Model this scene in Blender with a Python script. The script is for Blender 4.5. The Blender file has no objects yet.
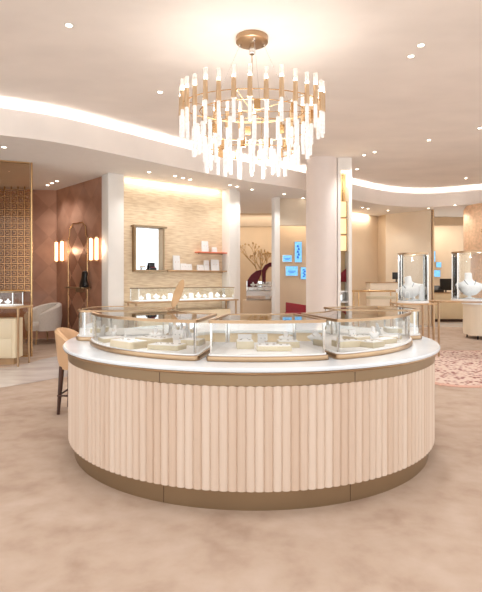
import bpy, math, random
from mathutils import Vector, Matrix
random.seed(7)
PI = math.pi
C = bpy.context.scene.collection
F = 500.0; HY = 280.0; CX = 241.0; EYE = 1.5
def PX(px, Y): return (px-CX)/F*Y
def PZ(py, Y): return EYE-(py-HY)*Y/F

# ------------------------------------------------------------------ materials
def lin(c):
    return tuple(((v/255)/12.92 if v/255 <= .04045 else ((v/255+.055)/1.055)**2.4) for v in c)
def mat(name, col, rough=.5, metal=0, var=0, scale=5, bump=0, bscale=60, emit=0, ecol=None, coat=0, col2=None, stretch=None, spec=.5):
    m = bpy.data.materials.new(name); m.use_nodes = True
    nt = m.node_tree; b = nt.nodes['Principled BSDF']
    c = lin(col)
    b.inputs['Base Color'].default_value = (*c, 1); b.inputs['Roughness'].default_value = rough
    b.inputs['Metallic'].default_value = metal; b.inputs['Coat Weight'].default_value = coat
    b.inputs['Specular IOR Level'].default_value = spec
    tc = nt.nodes.new('ShaderNodeTexCoord'); mp = nt.nodes.new('ShaderNodeMapping')
    nt.links.new(tc.outputs['Object'], mp.inputs['Vector'])
    if stretch: mp.inputs['Scale'].default_value = stretch
    n = nt.nodes.new('ShaderNodeTexNoise'); n.inputs['Scale'].default_value = scale; n.inputs['Detail'].default_value = 5
    nt.links.new(mp.outputs['Vector'], n.inputs['Vector'])
    r = nt.nodes.new('ShaderNodeValToRGB')
    d = lin(col2) if col2 else tuple(v*(1-var) for v in c)
    r.color_ramp.elements[0].color = (*d, 1); r.color_ramp.elements[0].position = .35
    r.color_ramp.elements[1].color = (*c, 1); r.color_ramp.elements[1].position = .65
    nt.links.new(n.outputs['Fac'], r.inputs['Fac'])
    if var or col2: nt.links.new(r.outputs['Color'], b.inputs['Base Color'])
    if bump:
        n2 = nt.nodes.new('ShaderNodeTexNoise'); n2.inputs['Scale'].default_value = bscale
        nt.links.new(mp.outputs['Vector'], n2.inputs['Vector'])
        bp = nt.nodes.new('ShaderNodeBump'); bp.inputs['Strength'].default_value = bump; bp.inputs['Distance'].default_value = .01
        nt.links.new(n2.outputs['Fac'], bp.inputs['Height']); nt.links.new(bp.outputs['Normal'], b.inputs['Normal'])
    if emit:
        b.inputs['Emission Color'].default_value = (*lin(ecol or col), 1); b.inputs['Emission Strength'].default_value = emit
    return m
def glass(name, tint=(250, 252, 252), gloss=.9, ior=1.45):
    m = bpy.data.materials.new(name); m.use_nodes = True; nt = m.node_tree
    nt.nodes.remove(nt.nodes['Principled BSDF']); out = nt.nodes['Material Output']
    t = nt.nodes.new('ShaderNodeBsdfTransparent'); t.inputs[0].default_value = (*lin(tint), 1)
    g = nt.nodes.new('ShaderNodeBsdfGlossy'); g.inputs['Roughness'].default_value = .02; g.inputs['Color'].default_value = (gloss, gloss, gloss, 1)
    f = nt.nodes.new('ShaderNodeFresnel'); f.inputs['IOR'].default_value = ior
    x = nt.nodes.new('ShaderNodeMixShader')
    nt.links.new(f.outputs[0], x.inputs[0]); nt.links.new(t.outputs[0], x.inputs[1]); nt.links.new(g.outputs[0], x.inputs[2])
    nt.links.new(x.outputs[0], out.inputs['Surface'])
    return m
M = {}
M['plaster'] = mat('warm plaster ceiling', (250, 242, 235), .8, var=.07, scale=.9, stretch=(1, 1.6, 1), spec=.2)
M['soffit'] = mat('soffit paint', (238, 234, 230), .8, var=.02, spec=.2)
M['white'] = mat('white paint', (240, 236, 230), .55, var=.02)
M['cream'] = mat('cream wall paint', (234, 218, 196), .6, var=.04, scale=2)
M['tan'] = mat('tan wall paint', (226, 203, 174), .6, var=.05, scale=2)
M['brass'] = mat('brushed champagne brass', (186, 156, 124), .32, 1, var=.12, scale=3)
M['bronze'] = mat('brushed bronze', (160, 138, 110), .38, .85, var=.1, scale=2)
M['steel'] = mat('polished steel', (225, 222, 218), .15, 1, var=.03)
M['gold'] = mat('polished gold', (208, 172, 126), .25, 1, var=.06)
M['stone'] = mat('white stone top', (232, 240, 246), .18, var=.05, scale=3, col2=(222, 228, 234))
M['pad'] = mat('white suede pad', (238, 238, 238), .7, var=.02)
M['ivory'] = mat('ivory leatherette', (214, 200, 172), .5, var=.04)
M['lacquer'] = mat('cream lacquer', (238, 222, 190), .35, var=.03)
M['linen'] = mat('pale chair fabric', (228, 222, 216), .85, var=.08, scale=40, bump=.3, bscale=200)
M['leather'] = mat('tan leather', (216, 176, 136), .45, var=.1, scale=6)
M['darkwood'] = mat('dark walnut', (74, 42, 28), .4, var=.3, scale=8, stretch=(1, 1, .2))
M['oak'] = mat('oak edge', (196, 158, 116), .4, var=.15, scale=6, stretch=(1, 1, .3))
M['black'] = mat('black gloss plastic', (22, 20, 20), .3, var=.1)
M['red'] = mat('crimson leather', (150, 16, 34), .5, var=.2, scale=9)
M['plum'] = mat('deep plum petals', (110, 24, 48), .6, var=.3, scale=9)
M['coral'] = mat('coral shelf lacquer', (232, 128, 96), .4, var=.08)
M['branch'] = mat('golden branch', (222, 186, 132), .5, var=.25, scale=20)
M['glass'] = glass('clear case glass')
M['topglass'] = glass('case top glass', (252, 248, 244), 1.0, 1.6)
M['mesh'] = glass('bronze mesh glass', (240, 228, 212), .5)
M['mirror'] = mat('mirror silver', (236, 238, 240), .03, 1, var=.01)

M['led'] = mat('lit lamp lens', (255, 246, 232), .4, emit=14, ecol=(255, 240, 220), var=.01)
M['cove'] = mat('cove light strip', (255, 246, 236), .4, emit=18, ecol=(255, 248, 243), var=.01)
M['warm'] = mat('warm lit tube', (255, 226, 190), .4, emit=3.2, ecol=(255, 214, 172), var=.01)
M['amber'] = mat('amber lit glass', (255, 232, 190), .3, emit=.75, ecol=(255, 220, 160), var=.2, scale=9)
M['crystal'] = mat('lit crystal rod', (196, 190, 184), .12, emit=.62, ecol=(255, 248, 242), var=.5, scale=30)
M['screen'] = mat('lit blue screen', (120, 190, 240), .3, emit=.75, ecol=(120, 198, 250), var=.4, scale=14)
M['screenmark'] = mat('screen picture blue', (40, 110, 190), .3, emit=.5, ecol=(40, 110, 200), var=.2, scale=30)
M['frost'] = mat('frosted clear tube', (255, 252, 248), .2, var=.02); M['frost'].node_tree.nodes['Principled BSDF'].inputs['Alpha'].default_value = .5
M['jewel'] = mat('cut stones', (210, 226, 240), .05, .6, var=.5, scale=60)
M['rose'] = mat('rose leather column', (236, 194, 156), .5, var=.2, scale=14, bump=.6, bscale=24)

def slat_mat():
    m = bpy.data.materials.new('limed wood flutes'); m.use_nodes = True; nt = m.node_tree; b = nt.nodes['Principled BSDF']
    N = nt.nodes.new; L = nt.links.new
    tc = N('ShaderNodeTexCoord'); s = N('ShaderNodeSeparateXYZ'); L(tc.outputs['Object'], s.inputs[0])
    at = N('ShaderNodeMath'); at.operation = 'ARCTAN2'; L(s.outputs['X'], at.inputs[0]); L(s.outputs['Y'], at.inputs[1])
    mu = N('ShaderNodeMath'); mu.operation = 'MULTIPLY_ADD'; mu.inputs[1].default_value = NSLAT/(2*PI); mu.inputs[2].default_value = 300; L(at.outputs[0], mu.inputs[0])
    fl = N('ShaderNodeMath'); fl.operation = 'FLOOR'; L(mu.outputs[0], fl.inputs[0])
    wn = N('ShaderNodeTexWhiteNoise'); wn.noise_dimensions = '1D'; L(fl.outputs[0], wn.inputs['W'])
    cb = N('ShaderNodeCombineXYZ'); L(fl.outputs[0], cb.inputs['X']); L(s.outputs['Z'], cb.inputs['Z']); L(mu.outputs[0], cb.inputs['Y'])
    mp = N('ShaderNodeMapping'); mp.inputs['Scale'].default_value = (7.3, 5, 1.2); L(cb.outputs[0], mp.inputs['Vector'])
    n = N('ShaderNodeTexNoise'); n.inputs['Scale'].default_value = 1.5; n.inputs['Detail'].default_value = 4; L(mp.outputs[0], n.inputs['Vector'])
    ad = N('ShaderNodeMath'); ad.operation = 'MULTIPLY_ADD'; ad.inputs[1].default_value = .45; L(n.outputs['Fac'], ad.inputs[0])
    m2 = N('ShaderNodeMath'); m2.operation = 'MULTIPLY'; m2.inputs[1].default_value = .55; L(wn.outputs['Value'], m2.inputs[0]); L(m2.outputs[0], ad.inputs[2])
    r = N('ShaderNodeValToRGB'); r.color_ramp.elements[0].position = .2; r.color_ramp.elements[1].position = .75
    r.color_ramp.elements[0].color = (*lin((206, 181, 160)), 1); r.color_ramp.elements[1].color = (*lin((219, 200, 183)), 1)
    L(ad.outputs[0], r.inputs['Fac']); L(r.outputs[0], b.inputs['Base Color']); b.inputs['Roughness'].default_value = .55
    return m
NSLAT = 180
M['slat'] = slat_mat()

def carpet_mat():
    m = bpy.data.materials.new('tan mottled carpet'); m.use_nodes = True; nt = m.node_tree; b = nt.nodes['Principled BSDF']
    N = nt.nodes.new; L = nt.links.new
    tc = N('ShaderNodeTexCoord')
    n = N('ShaderNodeTexNoise'); n.inputs['Scale'].default_value = 1.9; n.inputs['Detail'].default_value = 9; n.inputs['Roughness'].default_value = .55; n.inputs['Distortion'].default_value = .5
    L(tc.outputs['Object'], n.inputs['Vector'])
    n3 = N('ShaderNodeTexNoise'); n3.inputs['Scale'].default_value = 5.5; n3.inputs['Detail'].default_value = 7
    L(tc.outputs['Object'], n3.inputs['Vector'])
    mx = N('ShaderNodeMath'); mx.operation = 'MULTIPLY_ADD'; mx.inputs[1].default_value = .45; L(n3.outputs['Fac'], mx.inputs[0])
    m2 = N('ShaderNodeMath'); m2.operation = 'MULTIPLY'; m2.inputs[1].default_value = .55; L(n.outputs['Fac'], m2.inputs[0]); L(m2.outputs[0], mx.inputs[2])
    r = N('ShaderNodeValToRGB'); e = r.color_ramp.elements
    e[0].position = .34; e[0].color = (*lin((172, 149, 132)), 1); e[1].position = .66; e[1].color = (*lin((198, 179, 164)), 1)
    k = e.new(.48); k.color = (*lin((187, 166, 149)), 1)
    L(mx.outputs[0], r.inputs[0]); L(r.outputs[0], b.inputs['Base Color'])
    b.inputs['Roughness'].default_value = .95; b.inputs['Specular IOR Level'].default_value = .1
    n2 = N('ShaderNodeTexNoise'); n2.inputs['Scale'].default_value = 260; L(tc.outputs['Object'], n2.inputs['Vector'])
    bp = N('ShaderNodeBump'); bp.inputs['Strength'].default_value = .25; bp.inputs['Distance'].default_value = .004
    L(n2.outputs['Fac'], bp.inputs['Height']); L(bp.outputs[0], b.inputs['Normal'])
    return m
M['carpet'] = carpet_mat()
M['marble'] = mat('pale marble floor', (226, 220, 216), .22, col2=(204, 194, 190), scale=1.4, stretch=(1, 2.5, 1))

def pattern_mat(name, kind, ca, cb, scale, rough=.5, metal=0):
    m = bpy.data.materials.new(name); m.use_nodes = True; nt = m.node_tree; b = nt.nodes['Principled BSDF']
    N = nt.nodes.new; L = nt.links.new
    tc = N('ShaderNodeTexCoord'); mp = N('ShaderNodeMapping'); L(tc.outputs['Object'], mp.inputs['Vector'])
    r = N('ShaderNodeValToRGB'); r.color_ramp.elements[0].color = (*lin(ca), 1); r.color_ramp.elements[1].color = (*lin(cb), 1)
    if kind == 'diamond':      # the local x axis runs along the wall
        mp.inputs['Rotation'].default_value = (0, PI/4, 0); mp.inputs['Scale'].default_value = (scale, 0.001, scale)
        t = N('ShaderNodeTexChecker'); t.inputs['Scale'].default_value = 1
        L(mp.outputs[0], t.inputs['Vector'])
        n = N('ShaderNodeTexNoise'); n.inputs['Scale'].default_value = 3; L(tc.outputs['Object'], n.inputs['Vector'])
        a = N('ShaderNodeMath'); a.operation = 'MULTIPLY_ADD'; a.inputs[1].default_value = .35; L(t.outputs['Fac'], a.inputs[0]); L(n.outputs['Fac'], a.inputs[2])
        L(a.outputs[0], r.inputs[0]); r.color_ramp.elements[0].position = .35; r.color_ramp.elements[1].position = .95
        a2 = N('ShaderNodeMath'); a2.operation = 'MULTIPLY_ADD'; a2.inputs[1].default_value = .2; a2.inputs[2].default_value = rough; L(t.outputs['Fac'], a2.inputs[0]); L(a2.outputs[0], b.inputs['Roughness'])
    elif kind == 'grass':      # fine horizontal woven wallpaper
        mp.inputs['Scale'].default_value = (scale*.12, scale, scale)
        n = N('ShaderNodeTexNoise'); n.inputs['Scale'].default_value = 1; n.inputs['Detail'].default_value = 6; L(mp.outputs[0], n.inputs['Vector']); L(n.outputs['Fac'], r.inputs[0])
        r.color_ramp.elements[0].position = .35; r.color_ramp.elements[1].position = .6; b.inputs['Roughness'].default_value = rough
    elif kind == 'rug':
        v = N('ShaderNodeTexVoronoi'); v.inputs['Scale'].default_value = scale; L(tc.outputs['Object'], v.inputs['Vector'])
        n = N('ShaderNodeTexNoise'); n.inputs['Scale'].default_value = 5; n.inputs['Detail'].default_value = 6; L(tc.outputs['Object'], n.inputs['Vector'])
        a = N('ShaderNodeMath'); a.operation = 'MULTIPLY_ADD'; a.inputs[1].default_value = .9; L(v.outputs['Distance'], a.inputs[0]); L(n.outputs['Fac'], a.inputs[2])
        L(a.outputs[0], r.inputs[0]); r.color_ramp.elements[0].position = .66; r.color_ramp.elements[1].position = .98
        k = r.color_ramp.elements.new(.80); k.color = (*lin((198, 150, 138)), 1); b.inputs['Roughness'].default_value = .95
    b.inputs['Metallic'].default_value = metal
    L(r.outputs[0], b.inputs['Base Color'])
    return m
M['diamond'] = pattern_mat('wood diamond veneer', 'diamond', (164, 118, 96), (188, 142, 118), 1.9, .3)
M['bronzemirror'] = pattern_mat('bronze mirror with painted reflection', 'diamond', (186, 142, 120), (206, 164, 140), 2.2, .2, .55)  # reflection of the diamond veneer painted into the mirror's colour
M['paper'] = pattern_mat('woven grass wallpaper', 'grass', (214, 188, 154), (236, 216, 186), 34, .7)
M['rug'] = pattern_mat('speckled rose rug', 'rug', (120, 56, 56), (226, 204, 190), 14)
M['rugedge'] = mat('rug border', (222, 178, 160), .95, var=.1, scale=20)

# ------------------------------------------------------------------ mesh builder
class MB:
    def __init__(s): s.v = []; s.f = []
    def add(s, vs, fs):
        o = len(s.v); s.v += [tuple(v) for v in vs]; s.f += [tuple(i+o for i in f) for f in fs]; return s
    def box(s, x0, x1, y0, y1, z0, z1, rot=0, piv=(0, 0)):
        vs = [(x, y, z) for z in (z0, z1) for x, y in ((x0, y0), (x1, y0), (x1, y1), (x0, y1))]
        if rot:
            c, n = math.cos(rot), math.sin(rot)
            vs = [(piv[0]+(x-piv[0])*c-(y-piv[1])*n, piv[1]+(x-piv[0])*n+(y-piv[1])*c, z) for x, y, z in vs]
        return s.add(vs, [(0, 3, 2, 1), (4, 5, 6, 7), (0, 1, 5, 4), (1, 2, 6, 5), (2, 3, 7, 6), (3, 0, 4, 7)])
    def rbox(s, cx, cy, sx, sy, z0, z1, r=.02, n=4):
        loop = []
        for k, (qx, qy) in enumerate(((1, 1), (-1, 1), (-1, -1), (1, -1))):
            for i in range(n+1):
                a = PI/2*(k+i/n); loop.append((cx+qx*(sx/2-r)+r*math.cos(a), cy+qy*(sy/2-r)+r*math.sin(a)))
        return s.prism(loop, z0, z1)
    def prism(s, loop, z0, z1):
        n = len(loop); vs = [(x, y, z0) for x, y in loop]+[(x, y, z1) for x, y in loop]
        return s.add(vs, [tuple(reversed(range(n))), tuple(range(n, 2*n))]+[(i, (i+1) % n, n+(i+1) % n, n+i) for i in range(n)])
    def wallring(s, loop, z0, z1):      # open sheet round a loop
        n = len(loop); vs = [(x, y, z0) for x, y in loop]+[(x, y, z1) for x, y in loop]
        return s.add(vs, [(i, (i+1) % n, n+(i+1) % n, n+i) for i in range(n)])
    def ring(s, lo, li, z0, z1):        # frame between two loops of equal count
        n = len(lo); vs = [(x, y, z0) for x, y in lo]+[(x, y, z1) for x, y in lo]+[(x, y, z0) for x, y in li]+[(x, y, z1) for x, y in li]
        fs = []
        for i in range(n):
            j = (i+1) % n
            fs += [(i, j, n+j, n+i), (2*n+j, 2*n+i, 3*n+i, 3*n+j), (n+i, n+j, 3*n+j, 3*n+i), (j, i, 2*n+i, 2*n+j)]
        return s.add(vs, fs)
    def lathe(s, prof, n=48, cx=0, cy=0, sx=1, sy=1, closed=False):
        k = len(prof); vs = [(cx+r*sx*math.cos(2*PI*i/n), cy+r*sy*math.sin(2*PI*i/n), z) for i in range(n) for r, z in prof]
        fs = []
        for i in range(n):
            j = (i+1) % n
            for q in range(k if closed else k-1):
                w = (q+1) % k
                fs.append((i*k+q, j*k+q, j*k+w, i*k+w))
        if not closed:
            if prof[0][0] > 1e-6: fs.append(tuple(reversed([i*k for i in range(n)])))
            if prof[-1][0] > 1e-6: fs.append(tuple(i*k+k-1 for i in range(n)))
        return s.add(vs, fs)
    def loft(s, secs, n=20):            # (z, rx, ry, cx, cy)
        vs = []; k = len(secs)
        for z, rx, ry, cx, cy in secs: vs += [(cx+rx*math.cos(2*PI*i/n), cy+ry*math.sin(2*PI*i/n), z) for i in range(n)]
        fs = [(a*n+i, a*n+(i+1) % n, (a+1)*n+(i+1) % n, (a+1)*n+i) for a in range(k-1) for i in range(n)]
        fs += [tuple(reversed(range(n))), tuple((k-1)*n+i for i in range(n))]
        return s.add(vs, fs)
    def tube(s, p, q, r, r2=None, n=8):
        p = Vector(p); q = Vector(q); r2 = r if r2 is None else r2; d = (q-p).normalized()
        a = d.cross(Vector((0, 0, 1)) if abs(d.z) < .9 else Vector((1, 0, 0))).normalized(); b = d.cross(a)
        vs = [tuple(c+(a*math.cos(2*PI*i/n)+b*math.sin(2*PI*i/n))*rr) for c, rr in ((p, r), (q, r2)) for i in range(n)]
        return s.add(vs, [tuple(reversed(range(n))), tuple(range(n, 2*n))]+[(i, (i+1) % n, n+(i+1) % n, n+i) for i in range(n)])
    def path(s, pts, r, n=8):
        for a, b in zip(pts[:-1], pts[1:]): s.tube(a, b, r, n=n)
        return s
    def torus(s, R, r, z, cx=0, cy=0, sx=1, sy=1, n=48, m=8):
        vs = [(cx+(R*sx+r*math.cos(2*PI*j/m))*math.cos(2*PI*i/n), cy+(R*sy+r*math.cos(2*PI*j/m))*math.sin(2*PI*i/n), z+r*math.sin(2*PI*j/m)) for i in range(n) for j in range(m)]
        return s.add(vs, [(i*m+j, ((i+1) % n)*m+j, ((i+1) % n)*m+(j+1) % m, i*m+(j+1) % m) for i in range(n) for j in range(m)])
    def shift(s, dx, dy, dz=0):
        s.v = [(x+dx, y+dy, z+dz) for x, y, z in s.v]; return s
    def build(s, name, m, parent=None, bevel=0, smooth=True, loc=None, rz=0):
        me = bpy.data.meshes.new(name); me.from_pydata(s.v, [], s.f); me.validate(); me.update()
        import bmesh
        bm = bmesh.new(); bm.from_mesh(me); bmesh.ops.recalc_face_normals(bm, faces=bm.faces)
        if bevel:
            ed = [e for e in bm.edges if len(e.link_faces) == 2 and e.calc_face_angle() > .6]
            bmesh.ops.bevel(bm, geom=ed, offset=bevel, segments=2, profile=.5, affect='EDGES')
        bm.to_mesh(me); bm.free()
        if smooth:
            for p in me.polygons: p.use_smooth = True
            me.set_sharp_from_angle(angle=math.radians(35))
        o = bpy.data.objects.new(name, me); C.objects.link(o); me.materials.append(M[m] if isinstance(m, str) else m)
        if parent: o.parent = parent
        if loc: o.location = loc
        if rz: o.rotation_euler = (0, 0, rz)
        return o

def tag(o, label, cat, group=None, kind=None):
    if label: o['label'] = label
    if cat: o['category'] = cat
    if group: o['group'] = group
    if kind: o['kind'] = kind
    return o
def thing(name, label, cat, loc=(0, 0, 0), rz=0, group=None):
    o = bpy.data.objects.new(name, None); C.objects.link(o); o.location = loc; o.rotation_euler = (0, 0, rz)
    o.empty_display_size = .1
    return tag(o, label, cat, group)
def children(o): return [c for c in bpy.data.objects if c.parent == o]
def dup(o, loc=None, rz=None, label=None, parent=None, group=None):
    c = o.copy(); C.objects.link(c)
    if parent: c.parent = parent
    if loc is not None: c.location = loc
    if rz is not None: c.rotation_euler = (0, 0, rz)
    if label: c['label'] = label
    if group: c['group'] = group
    for ch in children(o): dup(ch, parent=c)
    return c
def struct(o): o['kind'] = 'structure'; return o
def lamp(kind, name, loc, power, color=(1, .995, .98), size=.1, size2=None, rot=(0, 0, 0), angle=None, blend=.6):
    l = bpy.data.lights.new(name, kind); l.energy = power; l.color = color
    if kind == 'AREA':
        l.size = size
        if size2: l.shape = 'RECTANGLE'; l.size_y = size2
    else: l.shadow_soft_size = size
    if kind == 'SPOT': l.spot_size = angle or 2.2; l.spot_blend = blend
    o = bpy.data.objects.new(name, l); o.location = loc; o.rotation_euler = rot; C.objects.link(o); return o

# ------------------------------------------------------------------ room shell
ZL, ZLIP, ZT = 3.8, 4.23, 4.38
def catmull(P, k=6):
    P = [P[0]]+P+[P[-1]]; out = []
    for i in range(1, len(P)-2):
        for j in range(k):
            t = j/k; a, b, c, d = (Vector(p) for p in P[i-1:i+3])
            out.append(tuple(.5*((2*b)+(-a+c)*t+(2*a-5*b+4*c-d)*t*t+(-a+3*b-3*c+d)*t**3)))
    return out+[tuple(P[-2])]
cont = catmull([(-9, 6.3), (-6.8, 6.75), (-5.2, 7.25), (-3.82, 7.93), (-3.04, 8.39), (-2.23, 9.2), (-1.25, 10.27), (0, 11.5), (1.47, 12.6), (3.1, 14.2), (4.53, 15.4), (5.87, 15.75), (7.19, 15.1), (8.6, 13.9), (10, 12.2)])
def offs(P, d):
    out = []
    for i, p in enumerate(P):
        a = Vector(P[max(i-1, 0)]); b = Vector(P[min(i+1, len(P)-1)]); t = (b-a).normalized(); out.append((p[0]-t.y*d, p[1]+t.x*d))
    return out
b = MB(); n = len(cont)
b.add([(x, y, ZL) for x, y in cont]+[(x, 21, ZL) for x, y in cont], [(i, i+1, n+i+1, n+i) for i in range(n-1)])
struct(b.build('ceiling', 'soffit'))
b = MB(); o2 = offs(cont, .05)
b.add([(x, y, ZL) for x, y in cont]+[(x, y, ZLIP) for x, y in cont]+[(x, y, ZLIP) for x, y in o2]+[(x, y, ZL+.06) for x, y in o2],
      [(i+k*n, i+1+k*n, i+1+(k+1)*n, i+(k+1)*n) for k in range(3) for i in range(n-1)])
struct(b.build('ceiling', 'plaster'))
struct(MB().box(-9, 10, -4, 21, ZT, ZT+.1).build('ceiling', 'plaster'))
o3 = offs(cont, .45); o4 = offs(cont, .47)
b = MB(); b.add([(x, y, ZL) for x, y in o3]+[(x, y, ZT) for x, y in o3], [(i, i+1, n+i+1, n+i) for i in range(n-1)])
struct(b.build('trim_1', 'soffit'))
s0 = offs(cont, .09); s1 = offs(cont, .15)
b = MB(); b.add([(x, y, ZLIP-.05) for x, y in s0]+[(x, y, ZLIP-.05) for x, y in s1], [(i, i+1, n+i+1, n+i) for i in range(n-1)])
tag(b.build('cove_light', 'cove', smooth=False), 'long curved warm white light strip glowing in the ceiling cove', 'light')

struct(MB().box(-9, 10, -4, 21, -.1, 0).build('floor', 'carpet'))
b = MB(); mb_near = catmull([(-9, 3.4), (-6.5, 4.6), (-4.6, 5.75), (-3.35, 6.94), (-2.6, 7.85), (-1.6, 8.7), (0, 9.3)]); mb_far = catmull([(-9, 6.2), (-6.8, 6.9), (-5.2, 7.7), (-4.0, 8.6), (-3.55, 9.9), (-2.2, 10.8), (0, 12.1)])
n = len(mb_near); b.add([(x, y, .004) for x, y in mb_near]+[(x, y, .004) for x, y in mb_far], [(i, i+1, n+i+1, n+i) for i in range(n-1)])
struct(b.build('floor', 'marble'))
struct(MB().box(2.5, 10, 15.9, 17.6, 0, .004).build('floor', 'marble'))

def wall(name, p, q, z0, z1, m, th=.12, out=1):
    """vertical wall from p to q in plan; thickness grows away from the camera; local x runs along it"""
    p = Vector(p); q = Vector(q); d = q-p; L = d.length; rz = math.atan2(d.y, d.x)
    y0, y1 = (0, th) if out > 0 else (-th, 0)
    return struct(MB().box(0, L, y0, y1, 0, z1-z0).build(name, m, loc=(p.x, p.y, z0), rz=rz, smooth=False))
A0 = (-9, 12.6); A1 = (-4.72, 12.8); B1 = (-2.95, 10.95)
W0 = (-2.72, 11.0); W1 = (-.43, 12.8)
wall('wall_left', (-9, 4.5), (-9, 12.6), 0, ZT, 'cream', out=1)
wall('wall_right', (10, 17.7), (10, 9), 0, ZT, 'cream', out=1)
wall('wall_alcove', A0, A1, 0, ZL, 'diamond')
wall('wall_alcove', A1, B1, 0, ZL, 'diamond')
wall('wall_paper', W0, W1, 0, ZL, 'paper')
wd = (Vector(W1)-Vector(W0)).normalized(); wn = Vector((wd.y, -wd.x)); WR = math.atan2(wd.y, wd.x)
def WP(px, off=0):
    """plan point on the papered wall under pixel column px, moved off the wall"""
    k = (px-CX)/F; p0 = Vector(W0)+wn*off
    t = (k*p0.y-p0.x)/(wd.x-k*wd.y); return p0+wd*t
struct(MB().box(0, .36, -.26, .1, 0, ZL).build('trim_2', 'white', loc=(-3.0, 10.9, 0), rz=WR, bevel=.01))
struct(MB().box(0, .24, -.34, .1, 0, ZL).build('trim_3', 'white', loc=(-.50, 12.78, 0), rz=WR, bevel=.01))
struct(MB().box(.25, .47, -.18, .1, 0, ZL).build('trim_3', 'white', loc=(-.50, 12.78, 0), rz=WR, bevel=.01))
struct(MB().box(0, .16, -.05, .2, 0, ZL).build('trim_4', 'white', loc=(PX(274, 13.9), 13.9, 0), rz=.3, bevel=.01))
# rooms behind the openings
wall('wall_back', (-3, 18.8), (3.3, 18.8), 0, ZL, 'tan')
wall('wall_back', (3.3, 16.2), (3.3, 18.8), 0, ZL, 'cream')
wall('wall_back', (3.3, 16.5), (4.95, 18.1), 0, ZL, 'tan')
wall('wall_back', (4.95, 18.1), (5.08, 17.55), 0, ZL, 'tan')
wall('wall_back', (5.08, 17.55), (6.22, 16.35), 0, ZL, 'cream')
wall('wall_back', (5.8, 20), (10, 20), 0, ZL, 'tan')
wall('wall_back', (8.2, 16.2), (10, 15.9), 0, ZL, 'tan')
wall('wall_back', (1.0, 14.95), (2.75, 14.95), 0, 3.25, 'tan')
struct(MB().box(0, 2.0, 0, .15, 3.04, ZL).build('trim_5', 'cream', loc=(PX(280, 14.1), 14.1, 0), rz=.05))
struct(MB().box(-.5, 3.2, 17.3, 17.5, 3.35, ZL).build('trim_6', 'tan'))
struct(MB().box(6.2, 8.3, 18.3, 18.5, 3.5, ZL).build('trim_6', 'tan'))
struct(MB().box(0, .05, -.05, .05, 0, ZL).build('trim_7', 'brass', loc=(6.24, 16.33, 0)))

# mirrored panel line on the papered wall and the slim door-like seam
# ------------------------------------------------------------------ island counter
IC = (.09, 4.88)
isl = thing('display_counter', 'large round island counter clad in pale fluted wood with bronze band and white top', 'counter', (*IC, 0))
MB().lathe([(.70, 0), (1.63, 0), (1.63, .135), (1.60, .145), (.72, .145)], 128, closed=True).build('plinth', 'bronze', isl)
# fluted wall: scalloped plan
loop = []; K = 8
for i in range(NSLAT):
    for j in range(K):
        t = j/K; a = 2*PI*(i+t)/NSLAT
        r = 1.666+.014*math.sin(PI*t)**.7 if j else 1.664
        loop.append((r*math.sin(a), r*math.cos(a)))
inner = [(1.60*x/math.hypot(x, y), 1.60*y/math.hypot(x, y)) for x, y in loop]
o = MB().ring(loop, inner, .14, .82).build('fluted_panel', 'slat', isl, smooth=False); tag(o, 'pale limed wood fluted panel', None)
MB().lathe([(1.60, .815), (1.675, .815), (1.683, .822), (1.683, .89), (1.70, .897), (1.60, .90)], 160, closed=True).build('bronze_band', 'bronze', isl)
MB().lathe([(1.60, .897), (1.712, .897), (1.716, .904), (1.712, .911), (1.60, .911)], 160, closed=True).build('edge_trim', 'brass', isl)
MB().lathe([(.68, .911), (1.708, .911), (1.722, .916), (1.724, .93), (1.716, .94), (.68, .94)], 160, closed=True).build('worktop', 'stone', isl)
MB().lathe([(.70, .145), (.74, .145), (.74, .911), (.70, .911)], 96, closed=True).build('inner_panel', 'lacquer', isl)
for deg in (-22, 23.5, 75, 130, 180, 232, -75):
    a = math.radians(deg); rz = a
    MB().box(-.0015, .0015, -1.6845, -1.67, .823, .889).build('seam', 'darkwood', isl, rz=rz)
    MB().box(-.0015, .0015, -1.6315, -1.61, .003, .133).build('seam', 'darkwood', isl, rz=rz)

def sector(r0, r1, A, c=.08, n=18, q=5, d=0):
    """rounded wedge between two radii; A = outer left, outer right, inner left, inner right angle in degrees from -Y; d insets it"""
    r0 += d; r1 -= d
    o0, o1, i0, i1 = (math.radians(v) for v in A)
    o0 += d/r1; o1 -= d/r1; i0 += d/r0; i1 -= d/r0
    P = lambda r, a: Vector((r*math.sin(a), -r*math.cos(a)))
    def bez(p, k, s): return [tuple((1-t)**2*p+2*t*(1-t)*k+t*t*s) for t in [i/q for i in range(q+1)]]
    def tow(p, k, l): return p+(k-p).normalized()*l
    ci = min(c, .03)
    OL, OR, IL, IR = P(r1, o0), P(r1, o1), P(r0, i0), P(r0, i1)
    L = bez(tow(OL, IL, c), OL, P(r1, o0+c/r1))+[tuple(P(r1, o0+c/r1+(o1-o0-2*c/r1)*i/n)) for i in range(1, n)]+bez(P(r1, o1-c/r1), OR, tow(OR, IR, c))
    L += bez(tow(IR, OR, ci), IR, P(r0, i1-ci/r0))+[tuple(P(r0, i1-ci/r0-(i1-i0-2*ci/r0)*i/n)) for i in range(1, n)]+bez(P(r0, i0+ci/r0), IL, tow(IL, OL, ci))
    return L
ZC = .94; ZTOP = 1.222
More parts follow.
